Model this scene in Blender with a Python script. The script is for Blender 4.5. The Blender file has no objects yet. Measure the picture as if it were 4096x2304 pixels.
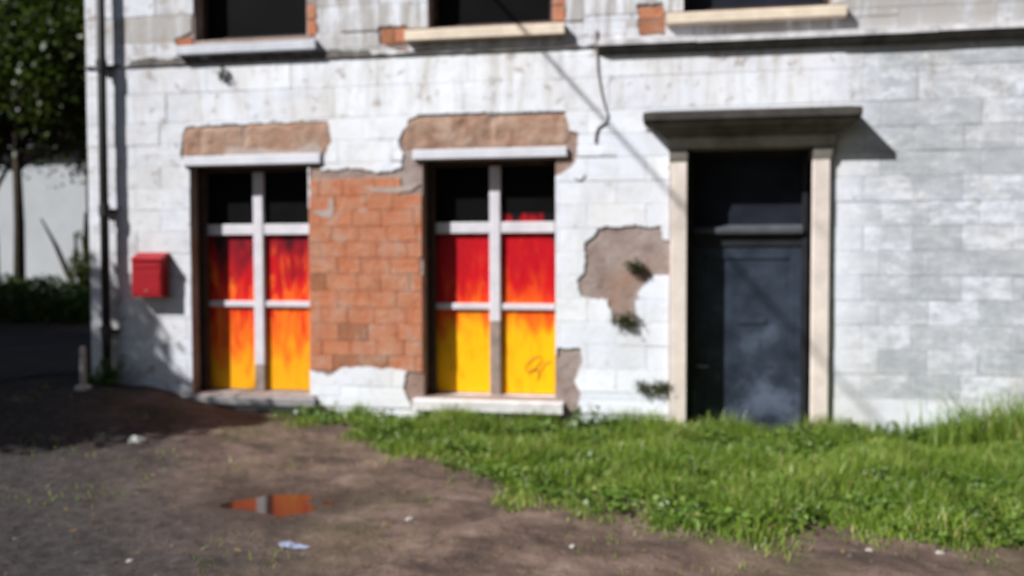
import bpy, bmesh, math, random
import numpy as np
from mathutils import Vector, noise as mnoise

random.seed(7); rng = np.random.default_rng(7)
scn = bpy.context.scene
COL = scn.collection

# ------------------------------------------------------------------ camera
F_SRC, CX, CY = 3600.0, 2048.0, 1152.0          # focal length measured in photo pixels (4096 wide)
YAW, PITCH, ROLL = math.radians(10.1), math.radians(2.1), math.radians(0.15)
CAM = Vector((0.0, -9.6, 1.9))
fwd = Vector((-math.sin(YAW)*math.cos(PITCH), math.cos(YAW)*math.cos(PITCH), -math.sin(PITCH)))
rt0 = Vector((math.cos(YAW), math.sin(YAW), 0)); dn0 = fwd.cross(rt0)
RT = math.cos(ROLL)*rt0 + math.sin(ROLL)*dn0
DN = -math.sin(ROLL)*rt0 + math.cos(ROLL)*dn0
cam_d = bpy.data.cameras.new('camera'); cam = bpy.data.objects.new('camera', cam_d); COL.objects.link(cam)
from mathutils import Matrix
m = Matrix((RT, -DN, -fwd)).transposed().to_4x4(); m.translation = CAM
cam.matrix_world = m
cam_d.sensor_width = 36.0; cam_d.lens = 36.0*F_SRC/4096.0; cam_d.clip_end = 2000
cam_d.dof.use_dof = True; cam_d.dof.focus_distance = 2.6          # the photo is softly out of focus (focused in front of the house)
A_DIAM = 0.0208
cam_d.dof.aperture_fstop = cam_d.lens/1000.0/A_DIAM
scn.camera = cam

# ------------------------------------------------------------------ light
SUN_D = Vector((1.25, 1.0, -1.38)).normalized()      # direction the light travels
world = bpy.data.worlds.new('World'); scn.world = world; world.use_nodes = True
wn = world.node_tree.nodes; wl = world.node_tree.links
sky = wn.new('ShaderNodeTexSky'); sky.sky_type = 'NISHITA'; sky.sun_disc = False
sky.sun_elevation = math.asin(-SUN_D.z); sky.sun_rotation = math.atan2(-SUN_D.x, -SUN_D.y) % (2*math.pi)
wl.new(sky.outputs[0], wn['Background'].inputs[0]); wn['Background'].inputs[1].default_value = 0.05
sd = bpy.data.lights.new('sun', 'SUN'); sd.energy = 5.0; sd.angle = math.radians(0.53); sd.color = (1.0, 0.98, 0.955)
sun = bpy.data.objects.new('sun', sd); COL.objects.link(sun); sun.location = (-12, -12, 14)
sun.rotation_euler = SUN_D.to_track_quat('-Z', 'Y').to_euler()
scn.view_settings.view_transform = 'Standard'; scn.view_settings.look = 'None'
scn.view_settings.exposure = 0.56; scn.view_settings.gamma = 1.0; scn.view_settings.use_curve_mapping = False
scn.cycles.use_denoising = True
scn.cycles.max_bounces = 6

# ------------------------------------------------------------------ helpers
def ray(px, py): return fwd + RT*((px-CX)/F_SRC) + DN*((py-CY)/F_SRC)
def W(px, py, y=0.0):                      # photo pixel -> point on the plane y (wall plane y = 0)
    v = ray(px, py); return CAM + v*((y-CAM.y)/v.y)
def G(px, py, z=0.0):                      # photo pixel -> point on the level z
    v = ray(px, py); return CAM + v*((z-CAM.z)/v.z)

def link(o, parent=None):
    COL.objects.link(o)
    if parent is not None: o.parent = parent
    return o
def mesh_obj(name, verts, faces, mat, parent=None, smooth=False):
    me = bpy.data.meshes.new(name); me.from_pydata(verts, [], faces); me.materials.append(mat)
    if smooth: me.polygons.foreach_set('use_smooth', [True]*len(me.polygons))
    me.update()
    return link(bpy.data.objects.new(name, me), parent)
def empty(name, loc, label, cat, group=None):
    o = bpy.data.objects.new(name, None); o.location = loc; o.empty_display_size = .1; COL.objects.link(o)
    tag(o, label, cat, group); return o
def tag(o, label=None, cat=None, group=None, kind=None):
    if label: o['label'] = label
    if cat: o['category'] = cat
    if group: o['group'] = group
    if kind: o['kind'] = kind
    return o

class MB:
    def __init__(s): s.v = []; s.f = []
    def add(s, vs, fs):
        n = len(s.v); s.v += [tuple(p) for p in vs]; s.f += [tuple(i+n for i in f) for f in fs]; return s
    def box(s, x0, x1, y0, y1, z0, z1, c=0.0):
        """box, with its edges chamfered by c"""
        if c <= 0:
            vs = [(x0,y0,z0),(x1,y0,z0),(x1,y1,z0),(x0,y1,z0),(x0,y0,z1),(x1,y0,z1),(x1,y1,z1),(x0,y1,z1)]
            return s.add(vs, [(0,3,2,1),(4,5,6,7),(0,1,5,4),(1,2,6,5),(2,3,7,6),(3,0,4,7)])
        bm = bmesh.new(); bmesh.ops.create_cube(bm, size=1)
        for v in bm.verts:
            v.co = Vector(((x0+x1)/2+v.co.x*(x1-x0), (y0+y1)/2+v.co.y*(y1-y0), (z0+z1)/2+v.co.z*(z1-z0)))
        bmesh.ops.bevel(bm, geom=bm.edges[:], offset=c, segments=1, affect='EDGES')
        bm.verts.index_update()
        s.add([v.co.copy() for v in bm.verts], [[v.index for v in f.verts] for f in bm.faces]); bm.free(); return s
    def tube(s, pts, radii, n=8, cap=True):
        pts = [Vector(p) for p in pts]; rings = []
        base = len(s.v)
        up = Vector((0, 0, 1))
        for i, p in enumerate(pts):
            a = pts[max(i-1, 0)]; b = pts[min(i+1, len(pts)-1)]; t = (b-a).normalized()
            u = t.cross(up)
            if u.length < .05: u = t.cross(Vector((1, 0, 0)))
            u.normalize(); w = t.cross(u); r = radii[i] if hasattr(radii, '__len__') else radii
            for k in range(n):
                an = 2*math.pi*k/n; s.v.append(tuple(p + (u*math.cos(an)+w*math.sin(an))*r))
        for i in range(len(pts)-1):
            for k in range(n):
                a = base+i*n+k; b = base+i*n+(k+1) % n; s.f.append((a, b, b+n, a+n))
        if cap:
            s.f.append(tuple(base+k for k in range(n))[::-1]); s.f.append(tuple(base+(len(pts)-1)*n+k for k in range(n)))
        return s
    def loft(s, loops, cap=True):
        n = len(loops[0]); base = len(s.v)
        for l in loops: s.v += [tuple(p) for p in l]
        for i in range(len(loops)-1):
            for k in range(n):
                a = base+i*n+k; b = base+i*n+(k+1) % n; s.f.append((a, b, b+n, a+n))
        if cap:
            s.f.append(tuple(base+k for k in range(n))[::-1]); s.f.append(tuple(base+(len(loops)-1)*n+k for k in range(n)))
        return s
    def build(s, name, mat, parent=None, smooth=False): return mesh_obj(name, s.v, s.f, mat, parent, smooth)

# ------------------------------------------------------------------ materials
class N:
    def __init__(s, name):
        s.m = bpy.data.materials.new(name); s.m.use_nodes = True; s.t = s.m.node_tree; s.n = s.t.nodes; s.l = s.t.links
        s.b = s.n['Principled BSDF']; s.geo = s.n.new('ShaderNodeNewGeometry'); s.pos = s.geo.outputs['Position']
    def link(s, a, b): s.l.new(a, b)
    def val(s, sock, v):
        if hasattr(v, 'is_output') or hasattr(v, 'links'): s.l.new(v, sock)
        else: sock.default_value = v
    def mapping(s, scale, loc=(0, 0, 0)):
        n = s.n.new('ShaderNodeMapping'); s.l.new(s.pos, n.inputs['Vector']); n.inputs['Scale'].default_value = scale
        n.inputs['Location'].default_value = loc; return n.outputs[0]
    def noise(s, scale, detail=4, rough=.55, vec=None, dist=0.0):
        n = s.n.new('ShaderNodeTexNoise'); s.l.new(vec if vec is not None else s.pos, n.inputs['Vector'])
        n.inputs['Scale'].default_value = scale; n.inputs['Detail'].default_value = detail
        n.inputs['Roughness'].default_value = rough; n.inputs['Distortion'].default_value = dist; return n.outputs[0]
    def voro(s, scale, vec=None):
        n = s.n.new('ShaderNodeTexVoronoi'); s.l.new(vec if vec is not None else s.pos, n.inputs['Vector']); n.inputs['Scale'].default_value = scale
        return n.outputs['Distance'], n.outputs['Color']
    def ramp(s, fac, stops, interp='LINEAR'):
        n = s.n.new('ShaderNodeValToRGB'); s.l.new(fac, n.inputs[0]); cr = n.color_ramp; cr.interpolation = interp
        while len(cr.elements) < len(stops): cr.elements.new(.5)
        for e, (p, c) in zip(cr.elements, stops):
            e.position = p; e.color = (c, c, c, 1) if not hasattr(c, '__len__') else (*c, 1)
        return n.outputs[0]
    def mix(s, fac, a, b, mode='MIX'):
        n = s.n.new('ShaderNodeMix'); n.data_type = 'RGBA'; n.blend_type = mode
        s.val(n.inputs[0], fac)
        for sock, v in ((n.inputs[6], a), (n.inputs[7], b)):
            if isinstance(v, tuple): sock.default_value = (*v, 1) if len(v) == 3 else v
            else: s.l.new(v, sock)
        return n.outputs[2]
    def math(s, op, a, b=0.0, c=0.0):
        n = s.n.new('ShaderNodeMath'); n.operation = op
        for i, v in enumerate((a, b, c)): s.val(n.inputs[i], v)
        return n.outputs[0]
    def sep(s):
        n = s.n.new('ShaderNodeSeparateXYZ'); s.l.new(s.pos, n.inputs[0]); return n.outputs
    def rng(s, v, a, b, lo=0.0, hi=1.0):
        n = s.n.new('ShaderNodeMapRange'); n.interpolation_type = 'SMOOTHSTEP'; s.val(n.inputs[0], v)
        for i, q in enumerate((a, b, lo, hi)): n.inputs[i+1].default_value = q
        return n.outputs[0]
    def rand(s): return s.n.new('ShaderNodeObjectInfo').outputs['Random']
    def attr(s, name):
        n = s.n.new('ShaderNodeAttribute'); n.attribute_name = name; return n.outputs['Fac']
    def bump(s, h, strength=.4, dist=.01):
        n = s.n.new('ShaderNodeBump'); n.inputs['Strength'].default_value = strength; n.inputs['Distance'].default_value = dist
        s.l.new(h, n.inputs['Height']); s.l.new(n.outputs[0], s.b.inputs['Normal'])
    def done(s, col, rough=.85, spec=.25, metal=0.0):
        if isinstance(col, tuple): s.b.inputs['Base Color'].default_value = (*col, 1)
        else: s.l.new(col, s.b.inputs['Base Color'])
        s.val(s.b.inputs['Roughness'], rough); s.b.inputs['Specular IOR Level'].default_value = spec
        s.b.inputs['Metallic'].default_value = metal; return s.m

def plain(name, col, var=.25, scale=6, rough=.8, spec=.25, bump=.2, metal=0.0):
    k = N(name); a = tuple(c*(1-var) for c in col); b = tuple(min(1, c*(1+var)) for c in col)
    n1 = k.noise(scale, 5, .6); c = k.mix(k.ramp(n1, [(.3, 0.), (.7, 1.)]), a, b)
    if bump: k.bump(k.noise(scale*8, 4), bump, .006)
    return k.done(c, rough, spec, metal)

def m_painted():
    k = N('white_masonry_paint'); x, y, z = k.sep()
    big = k.noise(.9, 5, .6); mid = k.noise(3.2, 6, .62); fine = k.noise(14, 5, .65); flk = k.noise(6.5, 7, .7, None, .6)
    streak = k.noise(1.0, 6, .65, k.mapping((6.5, 6.5, .9))); r = k.rand()
    hz = k.noise(1.0, 8, .78, k.mapping((3.4, 3.4, 7.0)))
    bandz = k.math('MULTIPLY', k.rng(z, 3.40, 3.46), k.rng(z, 4.12, 4.06))
    right = k.rng(x, 1.45, 2.2); left = k.rng(x, -4.6, -5.9); upper = k.rng(z, 4.08, 4.2); lowr = k.rng(z, .38, .48)
    white = k.mix(r, (.68, .71, .79), (.78, .81, .87))
    beige = k.mix(mid, (.70, .68, .65), (.58, .56, .53))
    c = k.mix(k.math('MULTIPLY', k.ramp(big, [(.44, 0.), (.64, 1.)]), .5), white, beige)
    # rain streaks below the ledge and the upper sills
    c = k.mix(k.math('MULTIPLY', k.math('MULTIPLY', bandz, k.ramp(streak, [(.46, 0.), (.68, 1.)])), .6), c, (.46, .43, .385))
    # worn grey weathering on the right-hand wall: it goes block by block
    w = k.math('ADD', hz, k.math('MULTIPLY', k.math('SUBTRACT', r, .5), .17))
    g1 = k.ramp(w, [(.37, 0.), (.50, .7), (.64, 1.)])
    c = k.mix(k.math('MULTIPLY', k.math('MULTIPLY', k.math('MULTIPLY', right, lowr), g1), .88), c, (.285, .31, .34))
    c = k.mix(k.math('MULTIPLY', k.math('MULTIPLY', left, g1), .5), c, (.44, .445, .46))
    st2 = k.noise(1.7, 8, .74, None, .7)
    c = k.mix(k.math('MULTIPLY', k.ramp(st2, [(.50, 0.), (.60, 1.)]), .34), c, (.47, .485, .52))
    c = k.mix(k.math('MULTIPLY', k.ramp(st2, [(.36, 1.), (.42, 0.)]), .30), c, (.52, .48, .43))
    # dirty upper storey, patchy white
    c = k.mix(k.math('MULTIPLY', upper, k.ramp(k.math('ADD', streak, k.math('MULTIPLY', k.math('SUBTRACT', r, .5), .2)), [(.40, .1), (.58, 1.)])), c, (.385, .37, .36))
    # flakes down to the render, mostly on the left and along the band
    wherefl = k.math('ADD', k.math('MULTIPLY', k.math('MAXIMUM', left, bandz), .05), k.math('MULTIPLY', upper, .05))
    c = k.mix(k.math('MULTIPLY', k.ramp(k.math('ADD', flk, wherefl), [(.63, 0.), (.665, 1.)]), .7), c, (.36, .315, .285))
    c = k.mix(k.math('MULTIPLY', k.ramp(fine, [(.62, 0.), (.70, 1.)]), .35), c, (.42, .39, .37))
    # splash-back dirt low on the wall
    low = k.rng(k.math('ADD', z, k.math('MULTIPLY', mid, .35)), .40, .08)
    c = k.mix(k.math('MULTIPLY', low, .3), c, (.50, .50, .47))
    k.bump(k.math('ADD', fine, k.math('ADD', k.math('MULTIPLY', mid, 1.5), k.ramp(flk, [(.65, 1.), (.69, 0.)]))), .4, .012)
    return k.done(c, .9, .2)

def m_core():
    k = N('bare_render'); mid = k.noise(3.5, 6, .6); fine = k.noise(22, 5, .65); big = k.noise(1.3, 3)
    c = k.ramp(mid, [(.3, (.20, .145, .125)), (.5, (.31, .245, .225)), (.7, (.37, .315, .29))])
    c = k.mix(k.ramp(big, [(.5, 0.), (.66, .6)]), c, (.33, .19, .125))
    c = k.mix(k.ramp(fine, [(.6, 0.), (.72, .5)]), c, (.14, .11, .10))
    k.bump(k.math('ADD', fine, mid), .7, .02); return k.done(c, .95, .1)

def m_brick(name, a, b, c2):
    k = N(name); mid = k.noise(4, 7, .68); fine = k.noise(24, 6, .7); smear = k.noise(2.6, 7, .7, None, .8); r = k.rand()
    c = k.mix(r, a, b); c = k.mix(k.ramp(mid, [(.36, 0.), (.66, 1.)]), c, c2)
    c = k.mix(k.ramp(smear, [(.52, 0.), (.66, .75)]), c, (.46, .33, .265))
    c = k.mix(k.ramp(smear, [(.30, .6), (.42, 0.)]), c, tuple(q*.45 for q in a))
    c = k.mix(k.ramp(fine, [(.56, 0.), (.72, .5)]), c, (.44, .34, .28))
    k.bump(k.math('ADD', fine, k.math('MULTIPLY', mid, 1.5)), .8, .02); return k.done(c, .95, .1)

def m_flame(name, zoff, amp, stops, seed, hot):
    k = N(name); x, y, z = k.sep()
    n1 = k.noise(1.0, 2, .5, k.mapping((2.6, 1, 1.0), (seed, 0, seed)), 1.1)
    n2 = k.noise(1.0, 3, .5, k.mapping((6.0, 1, 1.8), (seed*2, 0, seed)), 1.6)
    rot = k.n.new('ShaderNodeMapping'); k.link(k.pos, rot.inputs['Vector']); rot.inputs['Rotation'].default_value = (0, .42, 0); rot.inputs['Scale'].default_value = (9.5, 1, 2.4)
    n3 = k.noise(1.0, 2, .5, rot.outputs[0], 1.2); n4 = k.noise(34, 4, .65)
    h = k.math('ADD', k.math('DIVIDE', k.math('SUBTRACT', z, zoff), 2.1),
               k.math('ADD', k.math('MULTIPLY', k.math('SUBTRACT', n1, .5), amp), k.math('MULTIPLY', k.math('SUBTRACT', n2, .5), amp*.55)))
    c = k.ramp(h, stops)
    inner = k.math('MULTIPLY', k.rng(h, .12, .3), k.rng(h, .78, .55))
    c = k.mix(k.math('MULTIPLY', k.math('MULTIPLY', inner, k.ramp(n3, [(.50, 0.), (.64, 1.)])), hot), c, (.90, .20, .010))
    c = k.mix(k.math('MULTIPLY', k.ramp(n3, [(.30, 1.), (.46, 0.)]), .38), c, k.mix(1.0, c, (.62, .30, .30), 'MULTIPLY'))
    c = k.mix(k.math('MULTIPLY', k.ramp(n4, [(.58, 0.), (.75, 1.)]), .16), c, (.35, .25, .2))
    return k.done(c, .5, .18)

def m_ground():
    k = N('bare_earth'); x, y, z = k.sep()
    big = k.noise(.55, 5, .6); mid = k.noise(2.0, 7, .66); fine = k.noise(11, 7, .72); grit = k.noise(55, 3, .7); lay = k.noise(1.0, 6, .65, k.mapping((.9, 2.6, 1.)))
    c = k.ramp(mid, [(.30, (.052, .037, .030)), (.46, (.118, .078, .061)), (.56, (.172, .116, .092)), (.70, (.245, .175, .145))])
    c = k.mix(k.ramp(lay, [(.36, .75), (.50, 0.)]), c, (.050, .037, .030))
    c = k.mix(k.ramp(big, [(.50, 0.), (.64, .6)]), c, (.115, .100, .050))
    # the lane surface on the left is dark grey
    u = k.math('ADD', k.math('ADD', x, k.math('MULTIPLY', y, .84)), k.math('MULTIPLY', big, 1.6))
    c = k.mix(k.ramp(fine, [(.56, 0.), (.70, .5)]), c, (.25, .20, .17))
    c = k.mix(k.ramp(fine, [(.30, .7), (.44, 0.)]), c, (.034, .026, .020))
    c = k.mix(k.ramp(grit, [(.64, 0.), (.72, .35)]), c, (.30, .26, .23))
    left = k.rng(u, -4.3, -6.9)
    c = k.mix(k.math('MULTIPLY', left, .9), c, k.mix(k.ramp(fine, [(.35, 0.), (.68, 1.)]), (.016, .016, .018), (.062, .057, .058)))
    # wet mud round the puddle
    d = k.math('SQRT', k.math('ADD', k.math('POWER', k.math('ADD', x, 3.02), 2.), k.math('MULTIPLY', k.math('POWER', k.math('ADD', y, 3.15), 2.), 2.2)))
    wet = k.rng(k.math('ADD', d, k.math('MULTIPLY', k.math('SUBTRACT', mid, .5), 1.2)), 1.05, .35)
    c = k.mix(k.math('MULTIPLY', wet, .8), c, (.045, .033, .026))
    k.bump(k.math('ADD', k.math('MULTIPLY', mid, 2.), k.math('ADD', fine, k.math('MULTIPLY', grit, .4))), 1.0, .035)
    return k.done(c, k.math('SUBTRACT', .95, k.math('MULTIPLY', wet, .5)), .25)

def m_leaf(name, a, b, dead, trans=.35):
    k = N(name); t = k.attr('tint'); c = k.ramp(t, [(0., a), (.85, b), (.97, dead)])
    df = k.n.new('ShaderNodeBsdfDiffuse'); tr = k.n.new('ShaderNodeBsdfTranslucent'); gl = k.n.new('ShaderNodeBsdfGlossy')
    gl.inputs['Roughness'].default_value = .45; gl.inputs['Color'].default_value = (.5, .5, .5, 1)
    mx = k.n.new('ShaderNodeMixShader'); mx.inputs[0].default_value = trans; m2 = k.n.new('ShaderNodeMixShader'); m2.inputs[0].default_value = .05
    k.link(c, df.inputs[0]); k.link(c, tr.inputs[0]); k.link(df.outputs[0], mx.inputs[1]); k.link(tr.outputs[0], mx.inputs[2])
    k.link(mx.outputs[0], m2.inputs[1]); k.link(gl.outputs[0], m2.inputs[2]); k.link(m2.outputs[0], k.n['Material Output'].inputs[0]); return k.m

M = {}
M['paint'] = m_painted(); M['core'] = m_core()
M['brick'] = m_brick('orange_clay_brick', (.50, .165, .080), (.45, .160, .085), (.48, .235, .145))
M['brown_brick'] = m_brick('brown_brick', (.36, .14, .07), (.42, .17, .09), (.29, .14, .085))
M['lintel'] = m_brick('brown_lintel_stone', (.25, .135, .09), (.34, .19, .13), (.42, .30, .23))
M['barpaint'] = plain('grey_white_metal', (.60, .61, .67), .10, 5, .5, .4, .05)
M['muntin'] = plain('worn_white_wood', (.60, .585, .63), .12, 7, .6, .3, .15)
M['muntin_bare'] = plain('bare_weathered_wood', (.27, .215, .19), .25, 9, .8, .2, .3)
M['darkwood'] = plain('dark_brown_wood', (.055, .035, .027), .35, 6, .7, .25, .2)
M['sillblue'] = plain('blue_grey_stone', (.52, .545, .60), .12, 5, .75, .2, .25)
M['silllow'] = plain('pale_grey_sill', (.60, .585, .59), .18, 6, .8, .2, .25)
M['silldirty'] = plain('dirty_grey_sill', (.24, .23, .235), .3, 6, .85, .2, .3)  # darker grey than the middle window's sill
M['sillbeige'] = plain('beige_limestone', (.70, .60, .48), .13, 6, .85, .15, .3)
M['jamb'] = plain('pale_limestone', (.64, .565, .515), .2, 3, .85, .15, .3)
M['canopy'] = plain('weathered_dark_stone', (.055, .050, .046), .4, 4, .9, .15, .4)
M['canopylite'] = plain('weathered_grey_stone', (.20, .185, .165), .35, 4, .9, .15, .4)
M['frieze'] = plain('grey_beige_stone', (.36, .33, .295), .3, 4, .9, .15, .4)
M['cove'] = plain('sooty_stone', (.13, .12, .105), .4, 4, .9, .15, .4)  # shade below the slab is painted into the cove colour
M['ledge'] = plain('weathered_ledge', (.56, .55, .57), .4, 5, .9, .15, .4)
M['ledgedark'] = plain('blackened_moulding', (.115, .11, .105), .45, 5, .9, .15, .5)  # dark tone paints in the shade of the undercut
M['stub'] = plain('broken_cornice', (.14, .13, .12), .5, 8, .95, .1, .6)
M['glass'] = plain('black_grimy_pane', (.0035, .0035, .004), .3, 3, .7, .05, 0)  # unlit void behind the opening, painted as a black sheet
M['glassblue'] = plain('dusty_window_glass', (.016, .019, .028), .3, 3, .5, .1, 0)  # even dark bluish pane colour
k = N('blue_black_door_paint'); x_, y_, z_ = k.sep(); n_ = k.noise(2.2, 6, .65); f_ = k.noise(18, 5, .7)
c_ = k.mix(k.ramp(n_, [(.35, 0.), (.65, 1.)]), (.015, .021, .034), (.037, .052, .080))
c_ = k.mix(k.math('MULTIPLY', k.ramp(k.math('ADD', n_, k.math('MULTIPLY', k.math('SUBTRACT', .9, z_), .14)), [(.52, 0.), (.72, 1.)]), .8), c_, (.10, .125, .175))
c_ = k.mix(k.ramp(f_, [(.62, 0.), (.72, .4)]), c_, (.11, .11, .115)); k.bump(f_, .15, .004)
M['door'] = k.done(c_, k.ramp(n_, [(.3, .4), (.7, .65)]), .35)
M['doorframe'] = plain('black_door_frame', (.018, .019, .023), .3, 4, .5, .3, .1)
M['doorbar'] = plain('grey_transom_paint', (.065, .069, .082), .3, 5, .6, .3, .1)
M['metal'] = plain('dull_steel', (.42, .41, .40), .15, 9, .4, .5, 0, .8)
M['pipe'] = plain('dark_cast_iron', (.040, .038, .038), .3, 7, .6, .35, .1)
M['red'] = plain('red_box_paint', (.30, .005, .010), .12, 6, .45, .3, .03)
M['wire'] = plain('grey_cable_sheath', (.20, .175, .15), .2, 9, .7, .2, 0)
M['black'] = plain('black_cable_sheath', (.02, .02, .02), .2, 9, .6, .3, 0)
M['ground'] = m_ground()
M['asphalt'] = plain('asphalt', (.024, .026, .031), .3, 3, .9, .25, .5)
M['bark'] = plain('tree_bark', (.045, .038, .028), .4, 9, .95, .1, .7)
M['grass'] = m_leaf('grass_blades', (.078, .158, .010), (.275, .39, .060), (.46, .41, .17), .42)
M['weed'] = m_leaf('weed_leaves', (.045, .105, .014), (.16, .25, .055), (.20, .20, .06), .35)
M['clover'] = m_leaf('clover_leaves', (.045, .105, .010), (.17, .27, .045), (.30, .30, .10), .35)
M['darkleaf'] = m_leaf('dark_tree_leaves', (.013, .027, .004), (.065, .098, .012), (.11, .12, .025), .38)
M['hedgeleaf'] = m_leaf('hedge_leaves', (.030, .070, .010), (.085, .150, .028), (.10, .12, .03), .35)
M['moss'] = m_leaf('moss_leaves', (.030, .035, .012), (.075, .085, .03), (.10, .08, .04), .2)
M['farwall'] = plain('pale_rendered_wall', (.40, .42, .445), .08, 1.2, .9, .15, .15)
M['stone'] = plain('pale_pebble', (.33, .30, .27), .3, 12, .9, .2, .3)
M['grit'] = plain('brown_grit', (.115, .09, .078), .4, 30, .95, .1, .2)
M['scrapw'] = plain('white_plastic_scrap', (.26, .27, .26), .15, 12, .5, .4, .1)
M['scrapb'] = plain('pale_blue_plastic', (.22, .27, .38), .45, 11, .35, .5, .1)  # glint on the ground, painted as the colour of a flat sheet
M['post'] = plain('off_white_post_paint', (.48, .46, .43), .25, 8, .8, .2, .2)
M['wood'] = plain('weathered_pole', (.14, .11, .085), .3, 5, .9, .1, .3)
M['ink'] = plain('brown_marker_ink', (.36, .17, .02), .1, 5, .6, .2, 0)
BLK, DR, RD, RO, OR, YE, AM = (.004, .002, .003), (.16, .002, .010), (.56, .004, .010), (.68, .030, .008), (.82, .145, .008), (.95, .47, .004), (.80, .36, .006)
M['flame1'] = m_flame('flame_print_red', .30, .58, [(0., AM), (.15, AM), (.28, OR), (.42, RO), (.62, RD), (.84, DR), (.955, BLK)], 3.7, .8)
M['flame2'] = m_flame('flame_print_yellow', .30, .50, [(0., YE), (.30, YE), (.42, OR), (.52, RO), (.60, RD), (.86, (.40, .003, .012)), (.95, BLK)], 9.2, .25)

# ------------------------------------------------------------------ ground
XS = np.array([-60, -8, -6.9, -6.1, -5.5, -4.9, -4.1, -3, -1, 60.]); ZS = np.array([.5, .5, .47, .38, .26, .14, .085, .05, 0, 0.])
PUD = [(-3.02, -3.15, .30, .23)]                       # puddle centre and half sizes
def sstep(a, b, v): t = np.clip((v-a)/(b-a), 0, 1); return t*t*(3-2*t)
def gz(x, y):
    x = np.asarray(x, float); y = np.asarray(y, float)
    h = np.interp(x, XS, ZS)
    f = np.where(x < -7.5, 1., sstep(-3.0, -.4, y)); f = np.maximum(f, sstep(-7.2, -8.6, x)*.8)
    z = h*f
    z = z + .005*np.sin(x*17.3+y*6.1)*np.sin(y*19.7-x*4.3+.4) + .004*np.sin(x*29.1-y*11.3)*np.sin(y*26.3+x*8.1)
    z = z + .016*np.sin(x*2.3+.7)*np.sin(y*1.9+x*.6) + .009*np.sin(x*5.1-y*3.7) + .006*np.sin(x*9.3+y*7.7+1)
    for (cx_, cy_, a, b) in PUD:
        r = np.sqrt(((x-cx_)/a)**2 + ((y-cy_)/b)**2) + .22*np.sin(3*np.arctan2(y-cy_, x-cx_)+.6) + .10*np.sin(5*np.arctan2(y-cy_, x-cx_))
        z = z*(sstep(.6, 2.4, r)) - .035*(1-sstep(.55, 1.55, r))
    return z
def axis(lo, hi, step, far):
    a = list(np.arange(lo, hi+1e-6, step)); g = step
    l = [lo]; h = [hi]
    while l[-1] > -far: g *= 1.5; l.append(l[-1]-g)
    g = step
    while h[-1] < far: g *= 1.5; h.append(h[-1]+g)
    return np.array(sorted(set([round(q, 4) for q in a+l+h])))
gx = axis(-9, 5, .035, 600); gy = axis(-6.5, 1.5, .035, 600)
X, Y = np.meshgrid(gx, gy); Z = gz(X, Y)
nx, ny = len(gx), len(gy)
idx = np.arange(nx*ny).reshape(ny, nx)
quads = np.stack([idx[:-1, :-1], idx[:-1, 1:], idx[1:, 1:], idx[1:, :-1]], -1).reshape(-1, 4)
def np_mesh(name, V, Q, mat, parent=None, smooth=False, tint=None):
    me = bpy.data.meshes.new(name); k = Q.shape[1]
    me.vertices.add(len(V)); me.vertices.foreach_set('co', V.astype(np.float32).ravel())
    me.loops.add(Q.size); me.loops.foreach_set('vertex_index', Q.astype(np.int32).ravel())
    me.polygons.add(len(Q)); me.polygons.foreach_set('loop_start', np.arange(0, Q.size, k, dtype=np.int32)); me.polygons.foreach_set('loop_total', np.full(len(Q), k, np.int32))
    if smooth: me.polygons.foreach_set('use_smooth', np.ones(len(Q), bool))
    if tint is not None:
        a = me.attributes.new('tint', 'FLOAT', 'POINT'); a.data.foreach_set('value', tint.astype(np.float32))
    me.materials.append(mat); me.update(calc_edges=True); me.validate()
    return link(bpy.data.objects.new(name, me), parent)
tag(np_mesh('ground', np.stack([X, Y, Z], -1).reshape(-1, 3), quads, M['ground'], smooth=True), kind='structure')

# asphalt lane leaving to the left of the house, lying on the ground
ax = np.linspace(-30, -7.15, 50); ay = np.linspace(-1.2, 5.2, 26); AX, AY = np.meshgrid(ax, ay)
AXs = AX + np.where(AX > -7.6, .25*np.sin(AY*2.3), 0)
ai = np.arange(AX.size).reshape(AX.shape)
aq = np.stack([ai[:-1, :-1], ai[:-1, 1:], ai[1:, 1:], ai[1:, :-1]], -1).reshape(-1, 4)
tag(np_mesh('road', np.stack([AXs, AY, gz(AXs, AY)+.012], -1).reshape(-1, 3), aq, M['asphalt'], smooth=True), kind='structure')

# puddle
k = N('muddy_water'); k.bump(k.noise(9, 3), .05, .01); k.b.inputs['IOR'].default_value = 1.33
M['water'] = k.done((.022, .015, .012), .07, .5)
pv = [(PUD[0][0], PUD[0][1], -.012)]
for i in range(48):
    a = 2*math.pi*i/48; r = 1.55; pv.append((PUD[0][0]+PUD[0][2]*r*math.cos(a), PUD[0][1]+PUD[0][3]*r*math.sin(a), -.012))
tag(mesh_obj('puddle', pv, [(0, 1+i, 1+(i+1) % 48) for i in range(48)], M['water']), kind='structure')

# ------------------------------------------------------------------ the house
house = empty('house', (0, 0, 0), 'derelict white painted house with flame pictures in its two ground floor windows', 'house')
XL, XR, ZT = -6.78, 5.6, 6.9
T = .016                                     # thickness of the painted face
D = .27                                      # window recess
OPEN = {'w1': (-5.48, -4.04, .31, 2.93), 'w2': (-2.71, -1.235, .335, 2.945), 'door': (.15, 1.40, -.25, 2.995),
        'u1': (-5.40, -4.04, 4.36, 6.0), 'u2': (-2.63, -1.27, 4.38, 6.0), 'u3': (.107, 1.58, 4.42, 6.0)}
def rect_minus(rs, h):
    out = []
    for (a, b, c, d) in rs:
        x0, x1, z0, z1 = max(a, h[0]), min(b, h[1]), max(c, h[2]), min(d, h[3])
        if x0 >= x1 or z0 >= z1: out.append((a, b, c, d)); continue
        if z0 > c: out.append((a, b, c, z0))
        if z1 < d: out.append((a, b, z1, d))
        if x0 > a: out.append((a, x0, z0, z1))
        if x1 < b: out.append((x1, b, z0, z1))
    return out
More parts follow.
